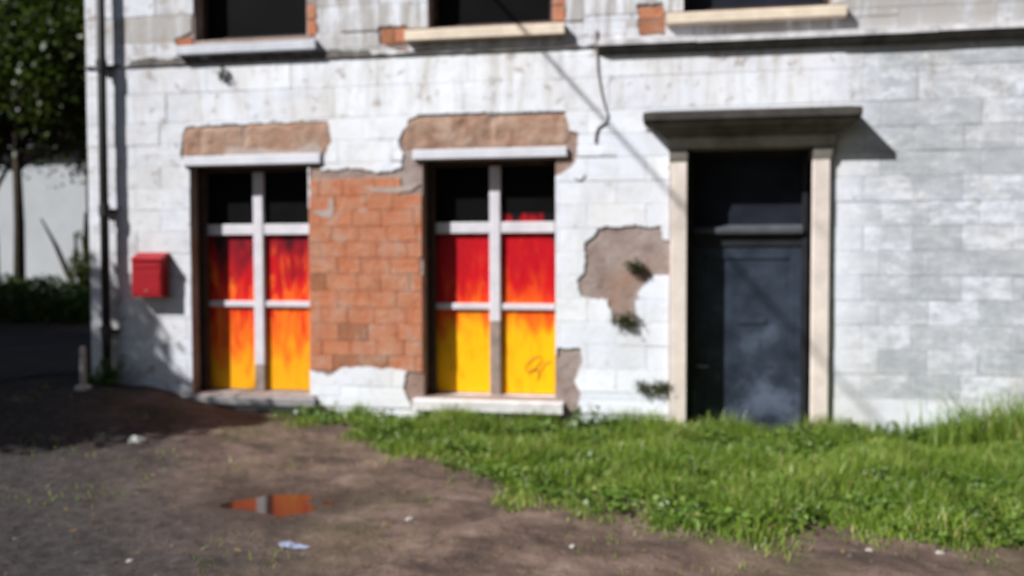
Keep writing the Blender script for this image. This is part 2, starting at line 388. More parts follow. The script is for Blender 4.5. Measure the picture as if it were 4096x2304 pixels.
core = [(XL+.006, XR, -.4, ZT)]
for h in OPEN.values(): core = rect_minus(core, h)
mb = MB()
for (a, b, c, d) in core: mb.box(a, b, T, .46, c, d)
mb.box(XL+.006, XL+.4, .46, 8, -.4, ZT); mb.box(XR-.4, XR, .46, 8, -.4, ZT); mb.box(XL+.4, XR-.4, 7.6, 8, -.4, ZT)
wall = mb.build('wall', M['core'], house)
tag(wall, 'bare mauve brown render showing where white paint has fallen away')
MB().loft([[(XL-.3, -.3, ZT), (XR+.3, -.3, ZT), (XR+.3, 8.3, ZT), (XL-.3, 8.3, ZT)], [(XL-.3, -.3, ZT+.15), (XR+.3, -.3, ZT+.15), (XR+.3, 8.3, ZT+.15), (XL-.3, 8.3, ZT+.15)],
           [(XL+3, 3.9, ZT+3), (XR-3, 3.9, ZT+3), (XR-3, 4.1, ZT+3), (XL+3, 4.1, ZT+3)]]).build('roof', plain('slate_roof', (.06, .06, .065), .3, 4), house)

# patches where the white paint and plaster have gone (outlines on the wall)
PATCH = [
    [(735, 505), (1315, 480), (1322, 560), (1300, 640), (1285, 668), (735, 668), (722, 610)],                                   # over the left window
    [(1640, 470), (1690, 456), (2265, 445), (2275, 520), (2312, 530), (2310, 600), (2300, 655), (2250, 690), (2220, 705), (2222, 640),
     (1690, 655), (1690, 720), (1640, 700), (1600, 655), (1615, 610), (1592, 570), (1605, 540)],                               # over the middle window
    [(1236, 668), (1330, 678), (1440, 672), (1510, 690), (1570, 688), (1620, 660), (1692, 655), (1694, 1490), (1690, 1640), (1640, 1630), (1618, 1560),
     (1622, 1480), (1560, 1472), (1440, 1470), (1370, 1475), (1320, 1500), (1270, 1490), (1241, 1478)],                        # brick panel between the windows
    [(2388, 908), (2646, 905), (2650, 952), (2674, 958), (2672, 1094), (2610, 1098), (2570, 1150), (2545, 1200), (2545, 1310), (2490, 1300), (2452, 1300),
     (2430, 1200), (2395, 1192), (2320, 1185), (2308, 1120), (2335, 1090), (2338, 970), (2372, 950)],                           # patch left of the door
    [(2226, 1390), (2328, 1392), (2330, 1450), (2300, 1520), (2318, 1570), (2316, 1680), (2240, 1680), (2224, 1600)],           # beside the middle window
    [(1512, 108), (1630, 100), (1632, 200), (1590, 205), (1540, 180), (1515, 170)],
    [(2545, 20), (2655, 10), (2662, 140), (2560, 145)],
    [(2205, -40), (2262, -40), (2262, 92), (2205, 92)],
    [(700, 150), (772, 130), (775, 200), (706, 205)],
    [(1225, -40), (1262, -30), (1275, 130), (1225, 150)],
]
PATCH = [[(lambda q: (q.x, q.z))(W(*p)) for p in poly] for poly in PATCH]
PBB = [(min(p[0] for p in q)-.05, max(p[0] for p in q)+.05, min(p[1] for p in q)-.05, max(p[1] for p in q)+.05) for q in PATCH]
def inside(poly, x, z):
    r = False; j = len(poly)-1
    for i in range(len(poly)):
        xi, zi = poly[i]; xj, zj = poly[j]
        if (zi > z) != (zj > z) and x < (xj-xi)*(z-zi)/(zj-zi)+xi: r = not r
        j = i
    return r
def bare(x, z, amp=.022):
    v = mnoise.noise_vector(Vector((x*9, z*9, 3.1)))*amp + mnoise.noise_vector(Vector((x*30, z*30, 8.1)))*amp*.4
    x += v.x; z += v.z
    return any(b[0] < x < b[1] and b[2] < z < b[3] and inside(q, x, z) for q, b in zip(PATCH, PBB))
def block_verts(w, h, c=.0045):
    """a painted block face: bevelled front at y=0, sides back to y=T; origin at its lower left corner"""
    g = .0012
    o = [(g, g), (w-g, g), (w-g, h-g), (g, h-g)]; i = [(g+c, g+c), (w-g-c, g+c), (w-g-c, h-g-c), (g+c, h-g-c)]
    v = [(x, 0, z) for x, z in i] + [(x, c, z) for x, z in o] + [(x, T+.004, z) for x, z in o]
    f = [(0, 1, 2, 3)] + [(k+4, (k+1) % 4+4, (k+1) % 4, k) for k in range(4)] + [(k+8, (k+1) % 4+8, (k+1) % 4+4, k+4) for k in range(4)]
    return v, f
BM = {}
def add_block(x0, x1, z0, z1, name='block', mat=None, parent=None):
    w, h = x1-x0, z1-z0
    if w < .03 or h < .03: return
    mat = mat or M['paint']; parent = parent or wall
    dy = random.uniform(-.004, .003)
    hit = any(x0 < b[1] and x1 > b[0] and z0 < b[3] and z1 > b[2] for b in PBB)
    if hit:
        s = .0125; nxx, nzz = max(2, round(w/s)), max(2, round(h/s))
        keep = [[not bare(x0+(i+.5)*w/nxx, z0+(j+.5)*h/nzz) for j in range(nzz)] for i in range(nxx)]
        tot = sum(map(sum, keep))
        if tot < nxx*nzz*.03: return
        if tot < nxx*nzz:
            lab = [[0]*nzz for _ in range(nxx)]; nl = 0; comps = []
            for i in range(nxx):
                for j in range(nzz):
                    if not keep[i][j] or lab[i][j]: continue
                    nl += 1; st = [(i, j)]; lab[i][j] = nl; cells = []
                    while st:
                        p, q = st.pop(); cells.append((p, q))
                        for (u, v) in ((p+1, q), (p-1, q), (p, q+1), (p, q-1)):
                            if 0 <= u < nxx and 0 <= v < nzz and keep[u][v] and not lab[u][v]: lab[u][v] = nl; st.append((u, v))
                    comps.append(set(cells))
            for cells in comps:                     # each remaining piece of a broken block is a piece of its own
                if len(cells) < 24: continue
                vid = {}; vs = []; fs = []
                def V(i, j, b):
                    q = (i, j, b)
                    if q not in vid:
                        jx = mnoise.noise(Vector((x0*7+i*1.7, j*1.3, z0*5)))*.004
                        ed = (i in (0, nxx) or j in (0, nzz))
                        x = min(max(i*w/nxx + (0 if i in (0, nxx) else jx), .0008), w-.0008); z = min(max(j*h/nzz + (0 if j in (0, nzz) else jx), .0008), h-.0008)
                        vid[q] = len(vs); vs.append((x, (.0025 if ed else 0.) if b == 0 else T+.004, z))
                    return vid[q]
                for (i, j) in cells:
                    fs.append((V(i, j, 0), V(i+1, j, 0), V(i+1, j+1, 0), V(i, j+1, 0)))
                    for (di, dj, p, q) in ((-1, 0, (i, j+1), (i, j)), (1, 0, (i+1, j), (i+1, j+1)), (0, -1, (i, j), (i+1, j)), (0, 1, (i+1, j+1), (i, j+1))):
                        if (i+di, j+dj) not in cells: fs.append((V(*q, 0), V(*p, 0), V(*p, 1), V(*q, 1)))
                o = mesh_obj(name, vs, fs, mat, parent); o.location = (x0, dy, z0)
            return
    key = (round(w, 3), round(h, 3), mat.name)
    if key not in BM:
        me = bpy.data.meshes.new(name); v, f = block_verts(w, h); me.from_pydata(v, [], f); me.materials.append(mat); me.update(); BM[key] = me
    o = link(bpy.data.objects.new(name, BM[key]), parent); o.location = (x0, dy, z0); return o

HOLES = list(OPEN.values()) + [(-5.55, -3.87, 2.93, 3.05), (-2.81, -1.10, 2.945, 3.055), (-.03, .15, -.3, 3.2), (1.40, 1.58, -.3, 3.2), (-.03, 1.58, 2.9, 3.2),
                               (-5.60, -3.95, .20, .31), (-2.815, -1.15, .195, .335), (-5.60, -3.92, 4.19, 4.36), (-2.89, -1.14, 4.22, 4.38), (-.07, 1.71, 4.28, 4.42),
                               (-.80, 5.6, 4.0, 4.13)]
zs = [-.32, .18, .43] + [round(.43+.25*i, 3) for i in range(1, 13)] + [3.77, 4.085, 4.36, 4.66, 4.96, 5.5, 6.2, 6.9]
for r in range(len(zs)-1):
    z0, z1 = zs[r], zs[r+1]
    L = .62 if z0 < 3.42 else (1.02 if z0 < 4.05 else .9)
    if z0 < .42: L = 1.24
    if z0 > 4.9: L = 1.4
    x = XL - (L/2 if r % 2 else 0)
    while x < 5.0:
        x1 = x+(L if x < 1.4 or L > .7 else .47)
        rs = [(max(x, XL), x1, z0, z1)]
        for h in HOLES: rs = rect_minus(rs, h)
        for q in rs: add_block(*q)
        x = x1

# clay bricks laid bare between the windows, and odd ones by the upper sills
def add_brick(x0, x1, z0, z1, mat, y=.004):
    g = .0025; y += random.uniform(-.003, .004)
    key = ('b', round(x1-x0, 2), round(z1-z0, 2), mat.name)
    if key not in BM:
        q = MB().box(g, x1-x0-g, 0, .06, g, z1-z0-g, .004); me = bpy.data.meshes.new('brick'); me.from_pydata(q.v, [], q.f); me.materials.append(mat); me.update(); BM[key] = me
    o = link(bpy.data.objects.new('brick', BM[key]), wall); o.location = (x0, y, z0); return o
row = 0; z = .60
while z < 2.80:
    hgt = random.choice((.165, .178, .19)); x = -4.035 - (random.uniform(.12, .22) if row % 2 else 0)
    while x < -2.72:
        L = random.choice((.27, .31, .34, .34, .37))
        a, b = max(x, -4.035), min(x+L, -2.715)
        if b-a > .06 and z < 2.60 + .20*mnoise.noise(Vector((x*2.3, 1.7, 0))):
            o = add_brick(a, b, z, z+hgt, M['brown_brick'] if random.random() < .07 else M['brick']); o.rotation_euler = (0, random.uniform(-.008, .008), random.uniform(-.01, .01))
        x += L
    z += hgt; row += 1
for (px0, px1, py0, py1) in ((1525, 1575, 112, 180), (1578, 1628, 110, 172), (2548, 2656, 25, 78), (2552, 2658, 80, 138), (2210, 2260, -30, 20), (2210, 2260, 24, 84),
                             (704, 770, 150, 200), (1228, 1262, 20, 80), (1230, 1266, 84, 140)):
    a, b = W(px0, py1), W(px1, py0); add_brick(a.x, b.x, a.z, b.z, M['brown_brick'] if px0 in (2552, 1525, 704) else M['brick'])
# rough lintel stones
for (x0, x1, z0, z1) in ((-5.56, -4.80, 3.052, 3.37), (-4.798, -3.76, 3.06, 3.40), (-2.93, -1.95, 3.06, 3.41), (-1.948, -1.08, 3.06, 3.40)):
    q = MB(); nx_, nz_ = 14, 8
    vs = []
    for j in range(nz_+1):
        for i in range(nx_+1):
            xx = x0+(x1-x0)*i/nx_; zz = z0+(z1-z0)*j/nz_
            e = .008 if (i in (0, nx_) or j in (0, nz_)) else 0
            vs.append((xx, .004+e+.014*mnoise.noise(Vector((xx*7, zz*9, 2))), zz))
    q.add(vs, [(j*(nx_+1)+i, j*(nx_+1)+i+1, (j+1)*(nx_+1)+i+1, (j+1)*(nx_+1)+i) for j in range(nz_) for i in range(nx_)])
    o = q.build('lintel_stone', M['lintel'], wall)
# cement smears at the head of the brick panel
def blob(name, poly, y0, y1, mat, parent):
    n = len(poly); vs = [(x, y0, z) for x, z in poly]+[(x, y1, z) for x, z in poly]
    return mesh_obj(name, vs, [tuple(range(n))[::-1] if False else tuple(range(n))]+[(i+n, (i+1) % n+n, (i+1) % n, i) for i in range(n)], mat, parent)
M['cement'] = plain('grey_cement', (.39, .325, .295), .2, 8, .95, .1, .6)
for poly in ([(1248, 800), (1290, 790), (1330, 800), (1335, 840), (1325, 872), (1290, 868), (1252, 850)], [(1440, 745), (1560, 752), (1680, 735), (1640, 765), (1560, 772), (1500, 765)],
             [(1588, 1285), (1622, 1282), (1620, 1348), (1590, 1350)], [(1432, 840), (1465, 830), (1468, 878), (1436, 880)], [(800+90, 585), (1180, 600), (1260, 565), (1290, 600), (1280, 635), (900, 640)]):
    pp = [(lambda q: (q.x, q.z))(W(*p)) for p in poly]
    blob('cement_smear', pp, .003, .05, M['cement'], wall)

# string course: stub on the left, whole moulding on the right
vs = []; fs = []; n = 150
for i in range(n+1):
    x = XL+.0+(-.80-XL)*i/n
    a = mnoise.noise(Vector((x*3.1, 0, 0))); b = mnoise.noise(Vector((x*9, 5, 0)))
    lo = 4.088+.010*b; hi = 4.135+.030*a+.022*b + (.05 if x < -3.3 and x > -6.2 else 0); pr = -.022-.014*b
    vs += [(x, .02, lo), (x, pr, lo+.006), (x, pr*.8, hi-.02), (x, .02, hi)]
for i in range(n): fs += [(i*4+k, (i+1)*4+k, (i+1)*4+k+1, i*4+k+1) for k in range(3)]
mesh_obj('broken_cornice', vs, fs, M['stub'], wall)
prof = [(.03, 3.985), (-.02, 4.0), (-.035, 4.025), (-.075, 4.045), (-.10, 4.078), (-.112, 4.081), (-.115, 4.138), (.03, 4.155)]
x = -.78
segs = []
while x < 5.0:
    L = random.uniform(.95, 1.35); segs.append((x, min(x+L, 5.0))); x += L
for (a, b) in segs:
    jz = random.uniform(-.006, .006); jy = random.uniform(-.01, .008)
    up = MB().loft([[(q, y+jy if y < 0 else y, z+jz) for y, z in prof[5:]+[(.03, 4.081)]] for q in (a+.004, b-.004)])
    st = up.build('string_course', M['ledge'], wall)
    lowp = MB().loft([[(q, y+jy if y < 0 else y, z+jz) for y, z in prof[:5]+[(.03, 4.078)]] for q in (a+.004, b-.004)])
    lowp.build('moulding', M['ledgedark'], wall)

# ------------------------------------------------------------------ windows
def ground_window(key, mull_x, flame, sillmat, bar, barez, sill_x, sill_z, tz=2.205, t2=1.335):
    x0, x1, z0, z1 = OPEN[key]; yp = D
    # frame = the window itself
    f = MB()
    f.box(x0, x0+.085, yp-.10, yp+.05, z0, z1, .006); f.box(x1-.035, x1, yp-.02, yp+.05, z0, z1, .004); f.box(x0+.085, x1-.035, yp-.04, yp+.05, z1-.06, z1, .004)
    win = f.build('window', M['darkwood'], house)
    a, b = x0+.085, x1-.035
    mw = .062
    MB().box(mull_x-mw, mull_x+mw, yp-.055, yp+.01, barez, z1-.06, .008).build('mullion', M['muntin'], win)
    MB().box(mull_x-mw, mull_x+mw, yp-.055, yp+.01, z0, barez, .008).build('mullion', M['muntin_bare'], win)
    for (zc, hh, dd) in ((tz, .062, .045), (t2, .034, .035)):
        for (p, q) in ((a, mull_x-mw), (mull_x+mw, b)):
            MB().box(p, q, yp-dd, yp+.008, zc-hh, zc+hh, .006).build('transom', M['muntin'], win)
    for (p, q) in ((a, mull_x-mw), (mull_x+mw, b)):
        mesh_obj('flame_panel', [(p, yp, t2+.034), (q, yp, t2+.034), (q, yp, tz-.062), (p, yp, tz-.062)], [(0, 1, 2, 3)], flame, win)
        mesh_obj('flame_panel', [(p, yp, z0+.02), (q, yp, z0+.02), (q, yp, t2-.034), (p, yp, t2-.034)], [(0, 1, 2, 3)], flame, win)
        zp = tz+.16 if (key == 'w2' and p > mull_x) else tz+.062
        if zp > tz+.1: mesh_obj('flame_panel', [(p, yp, tz+.062), (q, yp, tz+.062), (q, yp, zp), (p, yp, zp)], [(0, 1, 2, 3)], flame, win)
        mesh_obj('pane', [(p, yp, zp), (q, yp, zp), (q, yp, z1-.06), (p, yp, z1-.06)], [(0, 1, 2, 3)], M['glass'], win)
    s0, s1 = sill_x; sz0, sz1 = sill_z
    # sill sloping to the front
    MB().loft([[(q, yp+.05, sz0), (q, -.085, sz0), (q, -.085, sz1-.035), (q, -.08, sz1-.028), (q, yp+.05, sz1+.012)] for q in (s0, s1)]).build('sill', sillmat, win)
    MB().box(bar[0], bar[1], -.035, .02, bar[2], bar[3], .008).build('lintel_strip', M['barpaint'], win)
    return win
w1 = ground_window('w1', W(1044, 1200, D).x, M['flame1'], M['silldirty'], (-5.55, -3.875, 2.93, 3.04), .62, (-5.60, -3.955), (.20, .31))
tag(w1, 'left ground floor window filled with dark red and orange flames')
w2 = ground_window('w2', W(1984, 1200, D).x, M['flame2'], M['silllow'], (-2.81, -1.105, 2.945, 3.052), 1.16, (-2.815, -1.15), (.195, .335), 2.205, 1.325)
tag(w2, 'middle ground floor window filled with red and yellow flames')
# scribble on the lower right flame panel
pts = [(2120, 1495), (2100, 1478), (2112, 1450), (2140, 1430), (2162, 1425), (2170, 1440), (2140, 1475), (2110, 1490), (2150, 1480), (2160, 1500), (2150, 1520), (2158, 1490), (2180, 1455), (2205, 1445)]
MB().tube([W(px, py, D-.003) for px, py in pts], .006, 5).build('scribble', M['ink'], w2)

def upper_window(key, darkpane, sill_x, sill_z, sillmat, label):
    x0, x1, z0, z1 = OPEN[key]; yp = .24
    f = MB(); f.box(x0, x0+.05, yp-.03, yp+.05, z0, z1, .005); f.box(x1-.05, x1, yp-.03, yp+.05, z0, z1, .005); f.box(x0+.05, x1-.05, yp-.03, yp+.05, z0, z0+.07, .005); f.box(x0+.05, x1-.05, yp-.03, yp+.05, z1-.06, z1, .005)
    win = f.build('window', M['darkwood'], house); tag(win, label)
    mesh_obj('pane', [(x0+.05, yp, z0+.07), (x1-.05, yp, z0+.07), (x1-.05, yp, z1-.06), (x0+.05, yp, z1-.06)], [(0, 1, 2, 3)], darkpane, win)
    s0, s1 = sill_x; sz0, sz1 = sill_z
    MB().loft([[(q, yp+.05, sz0), (q, -.10, sz0), (q, -.105, sz0+.006), (q, -.105, sz1-.012), (q, -.098, sz1-.004), (q, yp+.05, sz1+.05)] for q in (s0, s1)]).build('sill', sillmat, win)
    return win
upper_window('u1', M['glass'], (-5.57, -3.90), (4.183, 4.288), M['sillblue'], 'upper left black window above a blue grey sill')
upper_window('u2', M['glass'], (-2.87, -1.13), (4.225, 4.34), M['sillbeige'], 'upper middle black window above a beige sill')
upper_window('u3', M['glassblue'], (-.07, 1.70), (4.275, 4.385), M['sillbeige'], 'upper right bluish window above a beige stone sill')

# ------------------------------------------------------------------ door case
dx0, dx1 = .15, 1.40; DD = .27
surround = MB().box(-.02, .15, -.06, .28, -.25, 2.86, .008).build('door_surround', M['jamb'], house)
MB().box(1.40, 1.57, -.06, .28, -.25, 2.86, .008).build('jamb', M['jamb'], surround)
def ring(x0, x1, pr, z): return [(x0, .05, z), (x0, -pr, z), (x1, -pr, z), (x1, .05, z)]
for (a, b) in ((-.02, .15), (1.40, 1.57)):
    MB().loft([ring(a, b, .061, 2.86), ring(a-.012 if a < 1 else a, b if a < 1 else b+.012, .075, 2.92), ring(a-.02 if a < 1 else a, b if a < 1 else b+.02, .085, 2.997)]).build('capital', M['canopylite'], surround)
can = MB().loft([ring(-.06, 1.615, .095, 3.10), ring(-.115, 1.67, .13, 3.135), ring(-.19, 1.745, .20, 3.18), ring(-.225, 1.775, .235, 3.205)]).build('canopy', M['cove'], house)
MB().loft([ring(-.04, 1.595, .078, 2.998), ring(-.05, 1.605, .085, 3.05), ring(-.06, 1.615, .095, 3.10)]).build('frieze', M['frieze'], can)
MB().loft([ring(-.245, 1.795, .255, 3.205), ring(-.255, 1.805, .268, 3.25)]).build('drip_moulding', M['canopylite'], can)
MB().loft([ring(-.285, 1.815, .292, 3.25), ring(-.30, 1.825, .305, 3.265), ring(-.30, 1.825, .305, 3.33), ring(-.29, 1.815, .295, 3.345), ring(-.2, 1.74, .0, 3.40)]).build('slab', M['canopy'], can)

door = MB()
door.box(dx0, dx0+.07, DD-.05, DD+.08, -.2, 2.995, .005); door.box(dx1-.06, dx1, DD-.05, DD+.08, -.2, 2.995, .005); door.box(dx0+.07, dx1-.06, DD-.05, DD+.08, 2.93, 2.995, .005)
door.box(dx0+.07, dx1-.06, DD-.03, DD+.08, 1.985, 2.12, .005)
door = door.build('door', M['doorframe'], house); tag(door, 'blue black panelled front door under a glazed fanlight')
MB().loft([[(q, DD+.06, 2.12), (q, DD-.085, 2.12), (q, DD-.09, 2.16), (q, DD-.085, 2.175), (q, DD+.02, 2.215), (q, DD+.06, 2.215)] for q in (dx0+.07, dx1-.06)]).build('transom_bar', M['doorbar'], door)
mesh_obj('pane', [(dx0+.07, DD+.03, 2.2), (dx1-.06, DD+.03, 2.2), (dx1-.06, DD+.03, 2.93), (dx0+.07, DD+.03, 2.93)], [(0, 1, 2, 3)], M['glassblue'], door)
leaf = MB(); lx0, lx1 = dx0+.07, dx1-.06
leaf.box(lx0, lx1, DD, DD+.04, -.05, 1.985)
leaf.box(lx0, lx0+.13, DD-.014, DD-.0005, -.05, 1.985, .005); leaf.box(lx1-.11, lx1, DD-.014, DD-.0005, -.05, 1.985, .005)
leaf.box(lx0+.13, lx1-.11, DD-.014, DD-.0005, 1.85, 1.985, .005); leaf.box(lx0+.13, lx1-.11, DD-.014, DD-.0005, -.05, .16, .005)
leaf = leaf.build('leaf', M['door'], door)
q = W(3005, 1285, DD)
MB().box(q.x-.15, q.x+.15, DD-.012, DD-.001, q.z-.03, q.z+.035, .004).build('mail_slot', M['door'], door)
q = W(2805, 1462, DD)
hb = MB().tube([(q.x-.04, DD-.014, q.z), (q.x-.04, DD-.06, q.z), (q.x+.0, DD-.07, q.z), (q.x+.07, DD-.07, q.z)], .011, 8); hb.build('handle', M['metal'], door)
MB().box(q.x-.062, q.x-.018, DD-.02, DD-.014, q.z-.12, q.z+.06, .003).build('handle_plate', M['doorframe'], door)
MB().box(dx0-.02, dx1+.02, -.12, DD, -.25, -.03, .01).build('threshold', M['jamb'], door)

# ------------------------------------------------------------------ downpipe
pxx = W(414, 700, -.12).x
dp = MB().tube([(pxx, -.12, .52), (pxx, -.12, 6.8)], .048, 12).build('downpipe', M['pipe'], house, True)
for zc in (2.43, 4.09, 1.02):
    MB().tube([(pxx, -.12, zc-.07), (pxx, -.12, zc-.066), (pxx, -.12, zc+.066), (pxx, -.12, zc+.07)], [.05, .062, .062, .05], 12).build('collar', M['pipe'], dp)
    MB().box(pxx-.09, pxx+.09, -.075, .0, zc-.02, zc+.02, .004).build('bracket', M['pipe'], dp)
MB().tube([(pxx, -.12, .98), (pxx, -.12, .50), (pxx-.01, -.17, .42), (pxx-.02, -.27, .36)], [.06, .06, .06, .06], 12).build('shoe', M['pipe'], dp)

# ------------------------------------------------------------------ post box on the wall
a, b = W(524, 1188, -.17), W(644, 1020, -.17)
px0, px1, pz0, pz1 = a.x, b.x, a.z, b.z
pb = empty('post_box', ((px0+px1)/2, -.085, pz0), 'red metal post box fixed to the white wall beside the dark downpipe', 'post box')
hw = (px1-px0)/2; hh = pz1-pz0
MB().box(-hw+.006, hw-.006, -.078, .078, 0, hh-.06, .008).build('body', M['red'], pb)
lid = MB().loft([[(q, -.092, hh-.062), (q, -.092, hh-.042), (q, .078, hh+.03), (q, .078, hh-.062)] for q in (-hw, hw)]).build('lid', M['red'], pb)
MB().box(-hw+.05, hw-.05, -.084, -.079, hh-.15, hh-.11, .002).build('slot_flap', M['red'], pb)
MB().box(-hw+.03, hw-.03, -.0825, -.079, .04, hh-.19, .002).build('front_plate', M['red'], pb)
MB().tube([(0, -.083, .075), (0, -.09, .075)], .012, 10).build('lock', M['metal'], pb)

# ------------------------------------------------------------------ cables
pts = [(2386, 120), (2388, 200), (2392, 290), (2404, 360), (2420, 430), (2432, 462), (2424, 490), (2395, 508), (2384, 530), (2380, 570)]
tag(MB().tube([W(px, py, -.012) for px, py in pts], .010, 6).build('loose_wire', M['wire']), 'thin grey wire hanging crookedly down the white wall between middle window and door', 'wire')
pts = [(2298, 712), (2312, 722), (2330, 716), (2340, 700)]
tag(MB().tube([W(px, py, -.006) for px, py in pts], .008, 6).build('wire_end', M['wire']), 'short curled wire end on the white wall beside the middle window lintel', 'wire')  # wall crack built as a thin raised tube
# overhead service cable from the wall to a pole behind the viewer: its shadow crosses the door
A0 = Vector((-3.84, 0, 6.88)); dirc = Vector((-1.25, -1, 1.38)) + Vector((1.0, 0, -1.115))*.75
P1 = A0 + dirc*18.0
cab = [A0+Vector((0, .02, 0))] + [A0.lerp(P1, t)-Vector((0, 0, .10*math.sin(math.pi*t))) for t in (.004, .05, .1, .15, .2, .3, .4, .5, .6, .7, .8, .9, 1)]
tag(MB().tube(cab, .018, 8).build('overhead_cable', M['black']), 'black service cable running out from the upper wall overhead', 'cable')
tag(MB().tube([(P1.x, P1.y-.10, -.3), (P1.x, P1.y-.10, P1.z+.5)], [.2, .10], 12).build('utility_pole', M['wood'], None, True), 'wooden pole carrying the service cable behind the viewer', 'pole')

# ------------------------------------------------------------------ foliage
def leaves(P, size, name, mat, parent=None, up=.35, asp=.5, kind=None):
    """one diamond leaf (two triangles) at each point"""
    n = len(P); s = size*rng.uniform(.6, 1.3, n)[:, None]
    nrm = rng.normal(size=(n, 3)); nrm[:, 2] = np.abs(nrm[:, 2])+up; nrm /= np.linalg.norm(nrm, axis=1)[:, None]
    t = np.cross(nrm, rng.normal(size=(n, 3))); t /= np.linalg.norm(t, axis=1)[:, None]; b = np.cross(nrm, t)
    V = np.stack([P-t*s*.5, P+b*s*asp*.5-nrm*s*.06, P+t*s*.5, P-b*s*asp*.5-nrm*s*.06], 1).reshape(-1, 3)
    Q = np.arange(4*n).reshape(n, 4); tint = np.repeat(np.clip(rng.normal(.45, .25, n), 0, 1), 4)
    return np_mesh(name, V, Q, mat, parent, tint=tint)
def clumps(c, rad, nclump, per, sig, lo=.45):
    """leaf points gathered in clumps through an ellipsoid"""
    d = rng.normal(size=(nclump, 3)); d /= np.linalg.norm(d, axis=1)[:, None]
    r = rng.uniform(lo, 1, nclump)**.7
    cc = np.array(c)+d*r[:, None]*np.array(rad)
    return (cc[:, None, :]+rng.normal(size=(nclump, per, 3))*sig*rng.uniform(.6, 1.4, (nclump, 1, 1))).reshape(-1, 3), cc
def tree(name, loc, h_trunk, r_trunk, crowns, label, mat, leaf=.16, lean=(0, 0), cat='tree', group=None):
    root = empty(name, loc, label, cat, group)
    top = Vector((lean[0], lean[1], h_trunk)); mid = Vector((lean[0]*.35+.05, lean[1]*.35, h_trunk*.5))
    tb = MB().tube([(0, 0, -.2), (0.0, 0, .1), mid, top], [r_trunk*1.35, r_trunk*1.05, r_trunk*.85, r_trunk*.6], 9)
    Ps = []
    for (c, rad, nc, per) in crowns:
        p, cc = clumps(c, rad, nc, per, min(rad)*.17)
        Ps.append(p)
        for q in cc[::max(1, nc//7)]:
            s = top*random.uniform(.75, 1.0); m_ = (s+Vector(q))/2+Vector((0, 0, .12*min(rad)))
            tb.tube([s, m_, q], [r_trunk*.34, r_trunk*.22, r_trunk*.06], 5)
    tb.build('trunk', M['bark'], root, True)
    leaves(np.concatenate(Ps), leaf, 'crown', mat, root)
    return root

# trees behind, seen left of the house
tree('tree', (-14.65, 8.6, .45), 4.4, .13, [((1.0, .5, 6.0), (2.8, 2.0, 2.0), 140, 110), ((2.6, 1.0, 5.0), (1.5, 1.3, 1.0), 50, 100), ((-1.6, .3, 5.0), (1.3, 1.2, .9), 40, 100)],
     'slim dark tree whose bare trunk stands before the pale wall', M['darkleaf'], .20)
tree('tree', (-17.4, 11.0, .45), 3.4, .20, [((.3, -.5, 7.0), (3.4, 2.3, 3.0), 170, 110)], 'broad dark tree at the far left edge, half out of view', M['darkleaf'], .22)
tree('tree', (-14.4, 12.9, .45), 4.8, .18, [((-.3, 0, 7.6), (3.2, 2.2, 2.5), 170, 110), ((-.9, .2, 5.6), (1.6, 1.2, .8), 50, 90)], 'dark tree whose crown hangs close beside the house corner', M['darkleaf'], .22)
tree('tree', (-17.2, 14.9, .45), 5.0, .22, [((0, 0, 8.4), (4.2, 1.8, 3.6), 220, 110)], 'large dark tree filling the gap behind the other trees', M['darkleaf'], .26)

# pale building behind the trees
far = empty('outbuilding', (-15, 17, .4), 'pale rendered building standing behind the trees at left', 'building')
MB().box(-16, 8.5, 0, 6, -.6, 4.9).build('wall', M['farwall'], far)
MB().loft([[(x, -.3, 4.9), (x, -.3, 5.05), (x, 3, 7), (x, 6.3, 5.05), (x, 6.3, 4.9)] for x in (-16.3, 8.8)]).build('roof', plain('far_slates', (.09, .09, .1), .2, 3), far)

# hedge bank between the lane and the pale building
hx = rng.uniform(-18, -10.5, 15000); hy = 7.6+rng.uniform(-.75, .8, 15000)
hz = rng.uniform(.25, 1.0, 15000)**.8
top = 1.28+.10*np.sin(hx*1.7)+.07*np.sin(hx*4.3+1)-.35*np.abs(hy-7.6)
hg = empty('hedge', (-12, 7.6, .45), 'low clipped green hedge along the lane behind the house corner', 'hedge')
leaves(np.stack([hx+12, hy-7.6, hz*top-.3], -1), .12, 'foliage', M['hedgeleaf'], hg)
hb = MB()
for i in range(36):
    x = -5.9+i*.2+random.uniform(-.08, .08); hb.tube([(x, random.uniform(-.2, .2), -.15), (x+random.uniform(-.1, .1), random.uniform(-.2, .2), .75)], [.035, .015], 5)
hb.build('stems', M['bark'], hg)

# spiky branches standing in for a dark wedge on the pale wall
SHP = W(322, 1190, 8.9); SHP.z = .45
sh = empty('shrub', SHP, 'bare spiky shrub with one long leaning branch before the pale wall', 'shrub')
sb = MB()
def px_local(px, py, y): q = W(px, py, y); return q-SHP
for (pp, r) in (([(318, 1180), (270, 1090), (225, 985), (165, 875)], .10), ([(330, 1180), (310, 1060), (300, 930)], .06), ([(325, 1180), (335, 1050), (342, 850)], .06), ([(300, 1180), (285, 1120), (300, 990)], .05), ([(335, 1180), (350, 1090), (330, 960)], .05)):
    sb.tube([px_local(x, y, 8.9+.1*i) for i, (x, y) in enumerate(pp)], [r*(1-.26*i) for i in range(len(pp))], 6)
sb.build('branches', M['bark'], sh)
P_, _ = clumps((.25, 0, 1.3), (.45, .4, .75), 26, 26, .09, .2); leaves(P_, .11, 'foliage', M['darkleaf'], sh)

